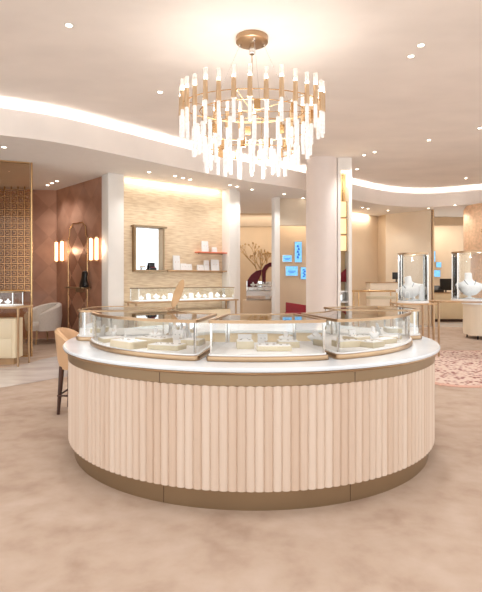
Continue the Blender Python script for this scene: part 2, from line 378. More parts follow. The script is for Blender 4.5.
def island_case(label, r0, r1, A, c=.09, z1=ZTOP):
    t = thing('display_case', label, 'display case', (*IC, ZC), 0, 'glass cases on the island')
    h = z1-ZC
    S = lambda d: sector(r0, r1, A, c, d=d)
    MB().prism(S(0), 0, .036).build('base_tray', 'brass', t, bevel=.006)
    MB().prism(S(.012), .037, .047).build('base_pad', 'pad', t)
    MB().wallring(S(.022), .047, h-.02).build('glass_walls', 'glass', t)
    MB().ring(S(.010), S(.038), h-.02, h).build('top_rim', 'brass', t)
    MB().prism(S(.037), h-.012, h-.005).build('top_glass', 'topglass', t)
    L = S(.026); m = len(L)
    for k in (2, 26, 31, m-4):
        x, y = L[k]; MB().box(-.007, .007, -.007, .007, .047, h-.02).build('corner_post', 'steel', t, loc=(x, y, 0), rz=math.atan2(x, -y))
    return t
cases = [
 ('curved glass jewellery case on the island with the tabletop mirror on its rear edge', .76, 1.50, (-75, -14.9, -75, -21), .07),
 ('smaller glass jewellery case in the middle of the island top', .76, 1.48, (-13.1, 21.2, -16.5, 28.5), .04),
 ('curved glass jewellery case at right of the island top', .76, 1.50, (22.9, 79, 31.5, 79), .07),
 ('narrow glass case on the far left rim of the island beside the tan stool', .80, 1.655, (-110, -78, -110, -80), .2),
 ('narrow glass case on the far right rim of the island below the round vitrine', .80, 1.655, (82, 112, 84, 112), .2)]
for c in cases:
    island_case(*c)
    am = math.radians((c[3][0]+c[3][1])/2); r = c[2]-.09
    w = math.radians(c[3][1]-c[3][0])*r*.8
    lamp('AREA', 'case_light', (IC[0]+r*math.sin(am), IC[1]-r*math.cos(am), ZTOP-.03), .45*w, (1, .98, .96), w, .012, rot=(0, 0, am))

# ------------------------------------------------------------------ jewellery on the island
ZI = ZC+.047
RING = None
def tray(x, y, w, d, h, rz, label, gem=True):
    t = thing('jewellery_tray', label, 'tray', (x, y, ZI), rz, 'ivory trays in the island cases')
    MB().box(-w/2, w/2, -d/2, d/2, 0, h).build('tray_body', 'ivory', t, bevel=.003)
    MB().box(-w/2+.006, w/2-.006, -d/2+.006, d/2-.006, h, h+.004).build('tray_pad', 'pad', t)
    if gem:
        k = max(2, int(w/.045))
        for i in range(k):
            global RING
            o = MB().torus(.008, .002, 0, n=12, m=5).build('ring', 'steel', t) if RING is None else RING.copy()
            if RING is None: RING = o
            else: C.objects.link(o); o.parent = t
            o.location = (-w/2+(i+.5)*w/k, .01*(-1)**i, h+.007)
    return t
trays = [
 (-.86, 3.83, .27, .16, .05, -.75, 'long ivory ring tray at the left end of the left island case', True),
 (-.55, 3.72, .25, .15, .035, -.35, 'flat ivory tray near the front corner of the left island case', True),
 (-.70, 4.02, .28, .14, .05, -.55, 'ivory tray behind two others in the left island case', True),
 (-1.08, 4.2, .16, .2, .03, -1.0, 'small low ivory tray by the left glass end of the left island case', False),
 (-.38, 3.98, .16, .13, .04, -.3, 'square ivory tray at the rear right of the left island case', False),
 (.03, 3.78, .13, .13, .055, .05, 'square raised ivory tray at left in the middle island case', True),
 (.24, 3.66, .25, .13, .035, .0, 'wide flat ivory tray at the front of the middle island case', True),
 (.36, 3.85, .16, .14, .045, .05, 'ivory tray at the rear right of the middle island case', True),
 (.82, 3.87, .2, .13, .045, .35, 'ivory tray at the left end of the right island case', True),
 (1.00, 3.86, .16, .15, .04, .75, 'angled ivory tray near the curved front of the right island case', True),
 (1.16, 4.07, .2, .12, .035, .65, 'ivory tray in the centre of the right island case', False),
 (.95, 4.12, .18, .14, .05, .6, 'ivory tray at the rear of the right island case', True),
 (1.29, 4.32, .14, .16, .03, 1.0, 'low ivory tray at the far right of the right island case', False)]
for a in trays: tray(*a)
def bust(name, label, loc, s, rz=0, group=None, gem='gold', tilt=0):
    t = thing(name, label, 'necklace stand', loc, rz, group)
    MB().loft([(0, .17*s, .14*s, 0, 0), (.03*s, .17*s, .14*s, 0, 0), (.05*s, .06*s, .06*s, 0, 0), (.2*s, .05*s, .05*s, 0, 0)], 20).build('stand', 'pad', t)
    o = MB().loft([(.26*s, .10*s, .04*s, 0, -.03*s), (.30*s, .22*s, .08*s, 0, -.04*s), (.42*s, .36*s, .12*s, 0, -.05*s), (.54*s, .46*s, .14*s, 0, -.03*s), (.61*s, .49*s, .13*s, 0, 0), (.65*s, .46*s, .11*s, 0, .02*s),
               (.70*s, .30*s, .09*s, 0, .04*s), (.75*s, .17*s, .085*s, 0, .05*s), (.82*s, .125*s, .08*s, 0, .06*s), (1.0*s, .12*s, .08*s, 0, .08*s), (1.02*s, .09*s, .06*s, 0, .08*s)], 24).build('bust_form', 'pad', t)
    o.location = (0, 0, -.16*s)
    if tilt: o.rotation_euler = (0, tilt, 0)
    b = MB(); pts = []
    for i in range(15):
        u = -1+2*i/14; pts.append((u*.2*s, -(.15-.02*abs(u))*s+abs(u)**2*.1*s, (.52+.25*abs(u)**1.6)*s))
    b.path(pts, .012*s, 6); o = b.build('necklace', gem, t); o.location = (0, 0, -.16*s); o.rotation_euler = (0, tilt, 0)
    return t
def ringcone(name, label, x, y, h=.07):
    t = thing(name, label, 'ring stand', (x, y, ZI), 0, 'ring cones in the island cases')
    MB().lathe([(.02, 0), (.02, .006), (.011, .01), (.004, h), (0, h+.002)], 16).build('cone', 'pad', t)
    MB().torus(.012, .0025, .03, n=14, m=6).build('ring', 'gold', t)
    return t
def card(x, y, w, h, rz, label, z=ZI, grp='white upright jewellery cards in the island cases', m='pad', jm='jewel'):
    t = thing('display_card', label, 'display card', (x, y, z), rz, grp)
    MB().add([(-w/2, 0, 0), (w/2, 0, 0), (w/2, .03, h), (-w/2, .03, h), (-w/2, .045, 0), (w/2, .045, 0), (w/2, .045, h), (-w/2, .045, h)],
             [(0, 1, 2, 3), (5, 4, 7, 6), (0, 4, 5, 1), (3, 2, 6, 7), (1, 5, 6, 2), (4, 0, 3, 7)]).build('card_panel', m, t)
    b = MB()
    for sx in (-.2, .2): b.lathe([(0, h*.5), (.006, h*.55), (0, h*.6)], 8, sx*w, .004)
    b.build('earrings', jm, t)
    return t
bust('necklace_bust', 'tiny white necklace bust in the rear of the left island case', (-.72, 4.22, ZI), .13, -.4, 'small busts in the island cases')
bust('necklace_bust', 'tiny white necklace bust at the rear right of the middle island case', (.36, 4.02, ZI), .12, 0, 'small busts in the island cases')
bust('necklace_bust', 'tiny white necklace bust at the rear of the right island case', (1.14, 4.3, ZI), .13, .6, 'small busts in the island cases')
bust('necklace_bust', 'tiny white necklace bust beside the left glass end of the left island case', (-1.12, 4.42, ZI), .13, -1, 'small busts in the island cases')
for x, y, lb in ((-.95, 4.12, 'white ring cone behind the long tray in the left island case'), (-.5, 4.16, 'white ring cone at the rear right of the left island case'),
                 (.2, 3.95, 'white ring cone behind the wide flat tray in the middle island case'), (.8, 4.1, 'white ring cone at the rear left of the right island case'),
                 (1.3, 4.12, 'white ring cone near the curved glass of the right island case')): ringcone('ring_cone', lb, x, y)
card(.03, 4.0, .11, .075, 0, 'white upright card behind the square raised tray in the middle island case')
card(-.55, 4.3, .1, .08, -.4, 'white upright card at the rear of the left island case')
card(.18, 4.08, .08, .07, .1, 'white upright card at the rear centre of the middle island case')
card(1.0, 4.38, .1, .08, .8, 'white upright card at the rear of the right island case')
card(1.33, 4.75, .12, .1, 1.4, 'white upright card in the narrow far right case')
card(-1.3, 4.6, .12, .1, -1.4, 'white upright card in the narrow far left case')
tray(-1.4, 4.95, .2, .14, .04, -1.5, 'ivory tray in the narrow far left case')
tray(1.5, 4.95, .2, .14, .04, 1.5, 'ivory tray in the narrow far right case')

# tabletop mirror on the rear of the left case
t = thing('tabletop_mirror', 'oval tan backed tabletop mirror tilted on the rear edge of the left island case', 'mirror', (-.585, 4.57, ZTOP), .25)
MB().lathe([(.035, 0), (.035, .006), (.006, .01), (.005, .05), (0, .05)], 20).build('foot', 'bronze', t)
o = MB(); nn = 28
prof = [(.0, -.004), (.05, -.004), (.055, 0), (.05, .004), (0, .004)]
o.lathe(prof, nn, sx=1, sy=2.5)
h = o.build('mirror_head', 'oak', t); h.location = (.01, 0, .155); h.rotation_euler = (PI/2-.15, 0, 1.15)
h.rotation_mode = 'XYZ'
h.rotation_euler = Matrix.Rotation(1.15, 3, 'Z').to_4x4().to_euler()
h.matrix_basis = Matrix.Translation((.008, 0, .155)) @ Matrix.Rotation(.36, 4, 'Y') @ Matrix.Rotation(-.95, 4, 'Z') @ Matrix.Rotation(PI/2, 4, 'X')

# ------------------------------------------------------------------ chandelier
CY = 5.94; CXX = PX(252, CY)
ch = thing('chandelier', 'oval tiered chandelier of lit crystal rods with brass sleeves hanging over the island', 'chandelier', (CXX, CY, 0))
MB().lathe([(0, ZT-.07), (.17, ZT-.07), (.19, ZT-.06), (.19, ZT), (0, ZT)], 48).build('canopy', 'brass', ch)
MB().lathe([(.03, ZT-.2), (.035, ZT-.19), (.035, ZT-.12), (.02, ZT-.07)], 16).build('stem_cap', 'steel', ch)
MB().tube((0, 0, ZT-.2), (0, 0, 3.5), .006).build('cable', 'brass', ch)
for a in (PI*.95, .15, PI*1.55):
    MB().tube((.14*math.cos(a), .14*math.sin(a), ZT-.07), (.5*math.cos(a), .35*math.sin(a), 3.52), .0028).build('suspension_wire', 'steel', ch)
    MB().lathe([(.018, ZT-.1), (.018, ZT-.07)], 12, .14*math.cos(a), .14*math.sin(a)).build('wire_clamp', 'steel', ch)
M['sleeve'] = mat('satin champagne sleeve', (218, 190, 156), .35, .8, var=.08)
for nm, a_, b_, z in (('upper_frame', .83, .56, 3.56), ('upper_frame', .62, .42, 3.5), ('middle_frame', .66, .45, 3.28), ('lower_frame', .5, .34, 3.02)):
    MB().torus(1, .006, z, sx=a_, sy=b_, n=64).build(nm, 'gold', ch)
b = MB()
for k in range(6):
    a = 2*PI*k/6+.3
    b.tube((0, 0, 3.5), (.83*math.cos(a), .56*math.sin(a), 3.56), .004); b.tube((.6*math.cos(a), .4*math.sin(a), 3.53), (.5*math.cos(a), .34*math.sin(a), 3.02), .0035)
b.build('frame_spokes', 'gold', ch)
rods = {}
def rod(x, y, z0, z1, r=.023):
    key = round(z1-z0, 2)
    if key not in rods: rods[key] = MB().lathe([(0, 0), (r*.8, 0), (r, .008), (r, key-.01), (r*.85, key), (0, key)], 8).build('crystal_rod', 'crystal', ch, smooth=False); o = rods[key]
    else: o = dup(rods[key])
    o.location = (x, y, z0); o.rotation_euler = (0, 0, random.random()); return o
sl = None
NO = 30
for i in range(NO):
    a = 2*PI*(i+.3)/NO; x, y = .84*math.cos(a), .57*math.sin(a)
    dz = .02*math.sin(i*2.4)
    if sl is None:
        sl = MB().lathe([(.016, 0), (.030, .0), (.025, .22), (.016, .22)], 12, closed=True).build('brass_sleeve', 'sleeve', ch)
        MB().lathe([(0, .22), (.016, .225), (.018, .24), (.012, .25), (0, .25)], 10).build('bulb', 'led', sl)
        MB().lathe([(.024, .215), (.024, .35), (.02, .352)], 12).build('glass_tube', 'frost', sl)
        o = sl
    else: o = dup(sl)
    o.location = (x, y, 3.46+dz)
    rod(x, y, 3.2+dz, 3.46+dz, .021)
for i in range(32):
    a = 2*PI*(i+.1)/32; rod(.69*math.cos(a), .47*math.sin(a), [3.0, 2.96, 3.04][i % 3], 3.3, .024)
for i in range(22):
    a = 2*PI*(i+.5)/22; rod(.55*math.cos(a), .37*math.sin(a), [2.80, 2.84, 2.78, 2.86][i % 4], 3.08, .02)
for i in range(14):
    a = 2*PI*(i+.5)/14; rod(.33*math.cos(a), .22*math.sin(a), [2.74, 2.78][i % 2], 3.02, .02)
gl = None
for i in range(20):
    a = 2*PI*(i+.2)/20; k = .72 if i % 2 else .45; z = 3.42 if i % 2 else 3.06
    o = MB().box(-.035, .035, -.012, .012, -.06, .05).build('brass_plate', 'gold', ch) if gl is None else dup(gl)
    gl = gl or o
    o.location = (k*math.cos(a), k*.68*math.sin(a), z); o.rotation_euler = (0, 0, a+1.57)
for z, e in ((3.3, 18), (2.8, 42)): lamp('POINT', 'chandelier_glow', (CXX, CY, z), e, (1, .975, .94), .25)

# ------------------------------------------------------------------ downlights
first = None
def downlight(px, py, z, label, group, r=.045, power=0, XY=None, ang=2.1):
    global first
    Y = (z-EYE)*F/(HY-py) if XY is None else XY[1]; X = PX(px, Y) if XY is None else XY[0]
    if first is None:
        t = thing('downlight', label, 'downlight', (X, Y, z), 0, group)
        MB().lathe([(.036, -.006), (.05, -.006), (.052, 0), (.036, 0)], 24, closed=True).build('trim_ring', 'white', t)
        MB().lathe([(0, -.004), (.036, -.004), (.036, -.001), (0, -.001)], 20).build('lens', 'led', t); first = t
    else: t = dup(first, (X, Y, z), 0, label, group=group)
    t['group'] = group
    if power: lamp('SPOT', 'downlight_and_fill_beam', (X, Y, z-.03), power, (1, .995, .98), .06, angle=ang, blend=.7)
    return t
UP = 'round downlights in the high ceiling'; LO = 'round downlights in the lower ceiling'
UPD = [(69, 25, 'upper left near the top of the picture'), (160, 92, 'left of the chandelier'), (421, 45, 'upper right, farther of the near pair'), (411, 56, 'upper right, lower of the near pair'),
       (429, 140, 'above the curve of the cove at right'), (374.5, 152, 'right of the column, brighter of the pair'), (364, 155, 'right of the column, dimmer of the pair'),
       (357, 169, 'just beside the column top by the cove'), (480, 128, 'at the right edge of the picture'), (466, 178, 'closest to the cove at far right')]
for px, py, w in UPD: downlight(px, py, ZT, 'small round downlight in the high ceiling, '+w, UP, power=60)
LOD = [(4, 147, 'at the far left edge'), (47.5, 185, 'first of the three over the wooden alcove'), (52, 183, 'middle of the three over the wooden alcove'), (57, 181, 'last of the three over the wooden alcove'),
       (149, 172, 'alone above the framed mirror'), (175, 176, 'first of three above the papered wall'), (183, 178, 'middle of three above the papered wall'), (190, 179.5, 'last of three above the papered wall'),
       (230, 185, 'left of the pair before the white pilaster'), (237, 186.5, 'right of the pair before the white pilaster'), (252, 189.5, 'over the tall opening with the branches'), (284, 194, 'before the wall of blue screens'), (303, 198, 'beside the white column'),
       (362.5, 207.5, 'left of the pair right of the column'), (368, 208.5, 'right of the pair right of the column'), (388, 210.5, 'before the cream wall panel'), (428.5, 208, 'at the right end of the cream wall panel'), (455, 205, 'near the rose column')]
for i, (px, py, w) in enumerate(LOD): downlight(px, py, ZL, 'small round downlight in the lower ceiling, '+w, LO, power=(38 if i in (1, 3, 4, 6, 8, 10, 11, 13, 15, 17) else 0) if i else 30)
# added spots without fixtures, out of view, for general light and the island's shadow
for X, Y in ((-3, 1), (0, .5), (3, 1), (-3, -2), (0, -2), (3, -2), (-4.5, 4), (5, 4), (.1, 3.2), (6, 8), (-1.2, 3.4), (1.4, 3.4), (-1.3, 4.6), (1.5, 4.6)):
    lamp('SPOT', 'downlight_and_fill_beam', (X, Y, ZT-.03), 44, (1, .995, .98), .06, angle=2.3, blend=.8)

# ------------------------------------------------------------------ column with niche lamp
colY = 11.98; ccx = PX(322, colY)
M['blush'] = mat('blush column paint', (234, 222, 215), .5, var=.02)
o = MB().lathe([(.38, 0), (.38, ZT)], 64).build('trim_8', 'blush', loc=(ccx, colY, 0)); struct(o)
bx0, bx1, by = PX(337.5, 11.8), PX(351.5, 11.8), 11.8
t = thing('lit_niche', 'tall narrow white framed niche with warm gold lining beside the round column', 'niche', ((bx0+bx1)/2, by, 0))
w = (bx1-bx0)/2
b = MB().box(-w, -w+.07, -.04, .5, 0, ZT).box(w-.07, w, -.04, .5, 0, ZT).box(-w+.07, w-.07, -.04, .5, ZT-.3, ZT); b.build('frame', 'white', t)
MB().box(-w+.07, w-.07, .42, .46, 0, ZT-.3).build('back_panel', mat('gold leaf panel', (232, 204, 160), .45, .2, var=.15), t)
pn = thing('lantern', 'hanging lantern of stacked amber glass boxes in dark frame inside the column niche', 'lantern', ((bx0+bx1)/2, by+.2, 0))
zt = PZ(200, 11.7); zb = PZ(252, 11.7)
MB().tube((0, 0, ZT-.3), (0, 0, zt), .008).build('rod', 'black', pn)
for k in range(3):
    z1 = zt-(zt-zb)*k/3; z0 = zt-(zt-zb)*(k+.88)/3
    MB().box(-.075, .075, -.06, .06, z0, z1).build('glass_box', 'amber', pn)
    b = MB()
    for sx in (-1, 1):
        for sy in (-1, 1): b.box(sx*.08-.009, sx*.08+.009, sy*.068-.009, sy*.068+.009, z0-.03, z1)
    b.box(-.08, .08, -.066, .066, z0-.03, z0-.022).build('box_frame', 'bronze', pn)
lamp('POINT', 'lantern_glow', ((bx0+bx1)/2, by+.1, zt+.5), 3.5, (1, .8, .55), .04)
MB_ = MB().add([(-.09, 0, 0), (.09, 0, 0), (.09, 0, .32), (-.09, 0, .16), (-.09, .05, 0), (.09, .05, 0), (.09, .05, .32), (-.09, .05, .16)], [(0, 1, 2, 3), (5, 4, 7, 6), (0, 4, 5, 1), (1, 5, 6, 2), (2, 6, 7, 3), (3, 7, 4, 0)])
tag(MB_.build('slanted_plaque', 'red', loc=((bx0+bx1)/2, by+.25, PZ(282, 11.7)), bevel=.008), 'crimson slanted plaque low in the column niche', 'plaque')
t = thing('niche_shelf', 'white lit display shelf low in the column niche below the crimson panel', 'shelf', ((bx0+bx1)/2, by+.2, PZ(291, 11.7)))
MB().box(-w+.07, w-.07, -.15, .2, -.03, 0).build('shelf_board', 'pad', t)
MB().box(-w+.07, w-.07, -.15, .2, -.28, -.25).build('shelf_board', 'pad', t)
MB().box(-w+.08, w-.08, .16, .19, -.25, -.03).build('shelf_back', 'mirror', t)

# ------------------------------------------------------------------ things on the papered wall
def on_wall(name, label, cat, px, z, off=0, group=None):
    p = WP(px, off); return thing(name, label, cat, (p.x, p.y, z), WR, group)
def wlen(a, b, off=0): return (WP(b, off)-WP(a, off)).length
pm = WP(147); zt = PZ(228, pm.y); zb = PZ(270, pm.y); L = wlen(133, 161)
t = on_wall('wall_mirror', 'square bronze framed wall mirror box hung on the papered wall', 'mirror', 147, 0, 0)
MB().box(-L/2, L/2, -.03, -.005, zb, zt).build('mirror_plate', 'mirror', t)
MB().box(-L/2-.02, -L/2+.02, -.14, 0, zb, zt).build('side_frame', 'bronze', t); MB().box(L/2-.02, L/2+.02, -.14, 0, zb, zt).build('side_frame', 'bronze', t)
MB().box(-L/2-.05, L/2+.08, -.16, 0, zt, zt+.04).build('top_ledge', 'bronze', t)
MB().box(-L/2-.02, L/2+.05, -.2, 0, zb-.04, zb).build('bottom_ledge', 'bronze', t)
pb = WP(153, .12)
t = thing('ring_box', 'small open black ring box on the ledge of the framed wall mirror', 'box', (pb.x, pb.y, zb), WR)
MB().box(-.07, .07, -.05, .05, 0, .05).build('box_base', 'black', t, bevel=.005)
MB().box(-.07, .07, .04, .06, .05, .17).build('lid', 'black', t, bevel=.005)
MB().box(-.05, .05, -.04, .035, .05, .065).build('cushion', 'red', t)
def shelf(a, b_, py, m, label, depth=.22):
    p = WP((a+b_)/2); z = PZ(py, p.y); l = wlen(a, b_)
    t = thing('wall_shelf', label, 'shelf', (p.x, p.y, z), WR, 'floating shelves on the papered wall')
    MB().box(-l/2, l/2, -depth, 0, -.025, 0).build('shelf_board', m, t, bevel=.004)
    MB().box(-l/2+.1, l/2-.1, -.03, -.0, -.05, -.025).build('bracket', 'brass', t)
    return z
z1 = shelf(165, 227, 270.5, 'oak', 'long thin oak shelf on the papered wall')
z2 = shelf(195, 227, 252.5, 'coral', 'short coral shelf above the oak shelf')
SH = [(177, z1, .15, .30, 'tall white card at the left of the oak shelf'), (184, z1, .14, .14, 'low white box card beside the tall card on the oak shelf'), (189.5, z1, .13, .13, 'second low white card on the oak shelf'),
      (201, z1, .16, .12, 'wide low white card right of centre on the oak shelf'), (207, z1, .12, .22, 'white card behind the wide card on the oak shelf'), (215.5, z1, .2, .24, 'large white card at the right of the oak shelf'),
      (205.5, z2, .16, .23, 'taller white card on the coral shelf'), (215, z2, .12, .11, 'small white card on the coral shelf')]
for px, z, w, h, lb in SH:
    w *= 1.2; h *= 1.15
    p = WP(px, .15); card(p.x, p.y, w, h, WR, lb, z, 'white jewellery cards on the wall shelves', jm='gold')

def legtable(name, label, cx, cy, rz, L, D, H, zf=0):
    t = thing(name, label, 'table', (cx, cy, zf), rz); H -= zf
    MB().box(-L/2, L/2, -D/2, D/2, H-.03, H).build('table_top', 'oak', t, bevel=.005)
    for sx in (-1, 1):
        for sy in (-1, 1): MB().tube((sx*(L/2-.05), sy*(D/2-.05), 0), (sx*(L/2-.05), sy*(D/2-.05), H-.03), .018, .024, 12).build('leg', 'brass', t)
    return t
def boxcase(label, cx, cy, rz, L, D, z, h, group='glass cases on tables'):
    t = thing('display_case', label, 'display case', (cx, cy, z), rz, group)
    MB().box(-L/2, L/2, -D/2, D/2, 0, .025).build('base', 'pad', t, bevel=.003)
    MB().wallring([(-L/2+.01, -D/2+.01), (L/2-.01, -D/2+.01), (L/2-.01, D/2-.01), (-L/2+.01, D/2-.01)], .025, h-.02).build('glass_walls', 'glass', t)
    lo = [(-L/2, -D/2), (L/2, -D/2), (L/2, D/2), (-L/2, D/2)]; li = [(x*(1-.05/L), y*(1-.05/D)) for x, y in lo]
    MB().ring(lo, li, h-.02, h).build('top_rim', 'bronze', t, smooth=False)
    MB().box(-L/2+.01, L/2-.01, -D/2+.01, D/2-.01, h-.012, h-.006).build('top_glass', 'glass', t)
    for sx in (-1, 1):
        for sy in (-1, 1): MB().box(-.008, .008, -.008, .008, .025, h-.02).build('corner_post', 'steel', t, loc=(sx*(L/2-.012), sy*(D/2-.012), 0))
    return t
def drawercab(label, cx, cy, rz, L, D, H, nc=2):
    t = thing('drawer_cabinet', label, 'cabinet', (cx, cy, 0), rz)
    MB().rbox(0, 0, L, D, .12, H, .05).build('body', 'lacquer', t)
    MB().box(-L/2+.06, L/2-.06, -D/2+.06, D/2-.06, 0, .12).build('plinth', 'oak', t)
    for i in range(nc):
        for k in range(2):
            w = (L-.12)/nc; x0 = -L/2+.06+i*w; z0 = .13+k*(H-.15)/2
            MB().box(x0+.003, x0+w-.003, -D/2-.012, -D/2+.004, z0+.003, z0+(H-.15)/2-.003).build('drawer', 'lacquer', t, bevel=.002)
    return t
# long wall table with case in front of papered wall
pc = WP(185, .42); Lw = wlen(128, 236, .42)
legtable('display_table', 'long oak topped display table along the papered wall', pc.x, pc.y, WR, Lw-.15, .5, 1.03)
boxcase('long low glass case on the table along the papered wall', pc.x, pc.y, WR, Lw-.35, .42, 1.03, .30)
drawercab('cream drawer cabinet under the table along the papered wall', pc.x, pc.y, WR, Lw-.5, .36, .8, 4)
lamp('AREA', 'case_light', (pc.x, pc.y, 1.31), 7, (1, .96, .9), Lw-.4, .02, rot=(0, 0, WR))
for i in range(13):
    u = (-.5+(i+.5)/13)*(Lw-.5); p = pc+wd*u
    lb = 'small white jewellery stand in the long case by the papered wall, '+['first', 'second', 'third', 'fourth', 'fifth', 'sixth', 'seventh', 'eighth', 'ninth', 'tenth', 'eleventh', 'twelfth', 'thirteenth'][i]+' from the left'
    if i % 3 == 1: card(p.x, p.y, .1, .14, WR, lb, 1.055, 'stands in the long case by the papered wall')
    else: bust('necklace_bust', lb, (p.x, p.y, 1.055), .17 if i % 3 else .13, WR, 'stands in the long case by the papered wall', gem='jewel')

# ------------------------------------------------------------------ left display table, cabinet, chair, stool
tx1 = PX(26.5, 8.85)
legtable('display_table', 'oak topped table with brass legs at the left edge holding a glass case', tx1-.85, 8.85, 0, 1.7, .55, 1.04)
boxcase('rectangular glass case on the table at the left edge', tx1-.95, 8.85, 0, 1.62, .42, 1.04, .26)
drawercab('cream two drawer high cabinet under the table at the left edge', tx1-.78, 8.98, 0, 1.2, .34, .82, 3)
lamp('AREA', 'case_light', (tx1-.95, 8.85, 1.28), 5, (1, .96, .9), 1.4, .02)
for i, u in enumerate((-.05, .12, .3, .45, .62)):
    lb = 'small white jewellery stand in the left edge case, '+['farthest left', 'second from left', 'middle', 'second from right', 'farthest right'][i]
    bust('necklace_bust', lb, (tx1-.95+u, 8.85, 1.065), .16 if i % 2 else .12, 0, 'stands in the left edge case', 'jewel')
# partition glass and post
px_, py_ = PX(31.5, 9.8), 9.8
tag(MB().tube((0, 0, 0), (0, 0, ZL), .022, n=12).build('partition_post', 'gold', loc=(px_, py_, 0)), 'slim gold floor to ceiling post in front of the wooden alcove', 'post')
t = thing('glass_partition', 'tall bronze tinted mesh glass panel hung left of the gold post', 'partition', (px_, py_, 0), math.atan2(.45, 1.1))
MB().box(-2.2, -.03, -.006, .006, .03, ZL-.03).build('glass_panel', 'mesh', t)
MB().box(-2.2, -.03, -.02, .02, ZL-.03, ZL).build('head_rail', 'gold', t)
MB().box(-2.2, -.03, -.02, .02, 0, .03).build('floor_rail', 'gold', t)
# fretwork screen
t = thing('fretwork_screen', 'large gold fretwork screen of small square keys in front of the left alcove wall', 'screen', (-6.3, 12.3, 0))
b = MB(); x0, x1 = -1.0, 1.15; s = .165; z0, z1 = 1.25, ZL
nx = int((x1-x0)/s); nz = int((z1-z0)/s)
for i in range(nx+1): b.box(x0+i*s-.012, x0+i*s+.012, -.012, .012, z0, z1)
for k in range(nz+1): b.box(x0, x0+nx*s, -.011, .011, z0+k*s-.012, z0+k*s+.012)
for i in range(nx):
    for k in range(nz):
        cx = x0+(i+.5)*s; cz = z0+(k+.5)*s; q = .042
        b.box(cx-q, cx+q, -.01, .01, cz-q, cz-q+.018); b.box(cx-q, cx+q, -.01, .01, cz+q-.018, cz+q); b.box(cx+q-.018, cx+q, -.0095, .0095, cz-q, cz+q)
        if (i+k) % 2: b.box(cx-s/2, cx-q+.01, -.009, .009, cz-.008, cz+.008)
b.build('fretwork', 'gold', t, smooth=False)
MB().box(x0-.03, x0+nx*s+.03, -.02, .02, z0-.03, z0-.005).build('bottom_rail', 'gold', t)
# tub chair
t = thing('tub_chair', 'pale fabric tub armchair with wooden legs standing in the wooden alcove', 'armchair', (PX(42, 12.0), 12.0, 0), -.75)
b = MB(); n = 28; vs = []; 
for i in range(n+1):
    a = math.radians(-35+250*i/n); u = (a-PI/2)/math.radians(125); hh = .92-.24*abs(u)**2.2; ri, ro = .30, .385
    for r, z in ((ro, .30), (ro+.035, .6), (ro+.03, hh-.03), (ro, hh), (ri+.03, hh), (ri, hh-.03), (ri, .42), (ri, .30)): vs.append((r*math.cos(a)*1.05, r*math.sin(a), z))
k = 8; fs = [(i*k+j, (i+1)*k+j, (i+1)*k+(j+1) % k, i*k+(j+1) % k) for i in range(n) for j in range(k)]+[tuple(range(k)), tuple(reversed(range(n*k, n*k+k)))]
b.add(vs, fs); b.build('shell', 'linen', t); t.scale = (1.08, 1.08, 1.03)
MB().lathe([(0, .30), (.33, .30), (.345, .34), (.345, .43), (.32, .465), (0, .475)], 32).build('seat_cushion', 'linen', t)
for sx in (-1, 1):
    for sy in (-1, 1): MB().tube((sx*.27, sy*.26, 0), (sx*.23, sy*.22, .31), .014, .024, 10).build('leg', 'oak', t)
# bar stool
t = thing('bar_stool', 'tan leather bar stool with dark wooden legs tucked against the left of the island', 'stool', (-1.86, 5.75, 0), 0)
b = MB(); vs = []; n = 24
for i in range(n+1):
    a = math.radians(80+200*i/n); u = (i/n-.5)*2; hh = .95-.2*abs(u)**2.5; ri, ro = .20, .235
    for r, z in ((ro-.03, .50), (ro+.0, .6), (ro+.03, hh-.02), (ro+.01, hh), (ri+.02, hh), (ri+.01, hh-.03), (ri-.01, .6), (ri-.03, .50)): vs.append((r*math.cos(a), r*math.sin(a)*1.05, z))
fs = [(i*k+j, (i+1)*k+j, (i+1)*k+(j+1) % k, i*k+(j+1) % k) for i in range(n) for j in range(k)]+[tuple(range(k)), tuple(reversed(range(n*k, n*k+k)))]
b.add(vs, fs); b.build('backrest', 'leather', t)
MB().rbox(.02, 0, .42, .40, .52, .64, .12, 6).build('seat', 'leather', t, bevel=.02)
for sx in (-1, 1):
    for sy in (-1, 1): MB().tube((sx*.18, sy*.17, 0), (sx*.15, sy*.14, .53), .017, .03, 10).build('leg', 'darkwood', t)
b = MB(); q = .18
for p0, p1 in (((-q, -q), (q, -q)), ((q, -q), (q, q)), ((q, q), (-q, q)), ((-q, q), (-q, -q))): b.tube((*p0, .21), (*p1, .21), .011)
b.build('footrest', 'darkwood', t)

# ------------------------------------------------------------------ alcove wall B: arched mirror, sconces, shelf, bust
bd = (Vector(B1)-Vector(A1)).normalized(); bn = Vector((bd.y, -bd.x)); BR = math.atan2(bd.y, bd.x)
def BP(px, off=0):
    k = (px-CX)/F; p0 = Vector(A1)+bn*off; t = (k*p0.y-p0.x)/(bd.x-k*bd.y); return p0+bd*t
pl, pr = BP(69), BP(88); pm = BP(78.5); hw = (pr-pl).length/2; zt = PZ(223, pm.y)
t = thing('arched_mirror', 'tall bronze arched mirror with thin brass frame on the wooden alcove wall', 'mirror', (pm.x, pm.y, 0), BR)
def arch(w, zt, z0, d=0): return [(-w, z0)]+[(-w, zt-.38)]+[(-w*.86, zt-.3), (-w*.8, zt-.1), (-w*.5, zt), (w*.5, zt), (w*.8, zt-.1), (w*.86, zt-.3)]+[(w, zt-.38), (w, z0)]
pts = arch(hw, zt, .3)
n = len(pts); MB().add([(x, -.02, z) for x, z in pts]+[(x, 0, z) for x, z in pts], [tuple(range(n)), tuple(reversed(range(n, 2*n)))]+[(i, (i+1) % n, n+(i+1) % n, n+i) for i in range(n)]).build('mirror_plate', 'bronzemirror', t, smooth=False)
MB().path([(x, -.025, z) for x, z in pts+[pts[0]]], .014).build('frame', 'gold', t)
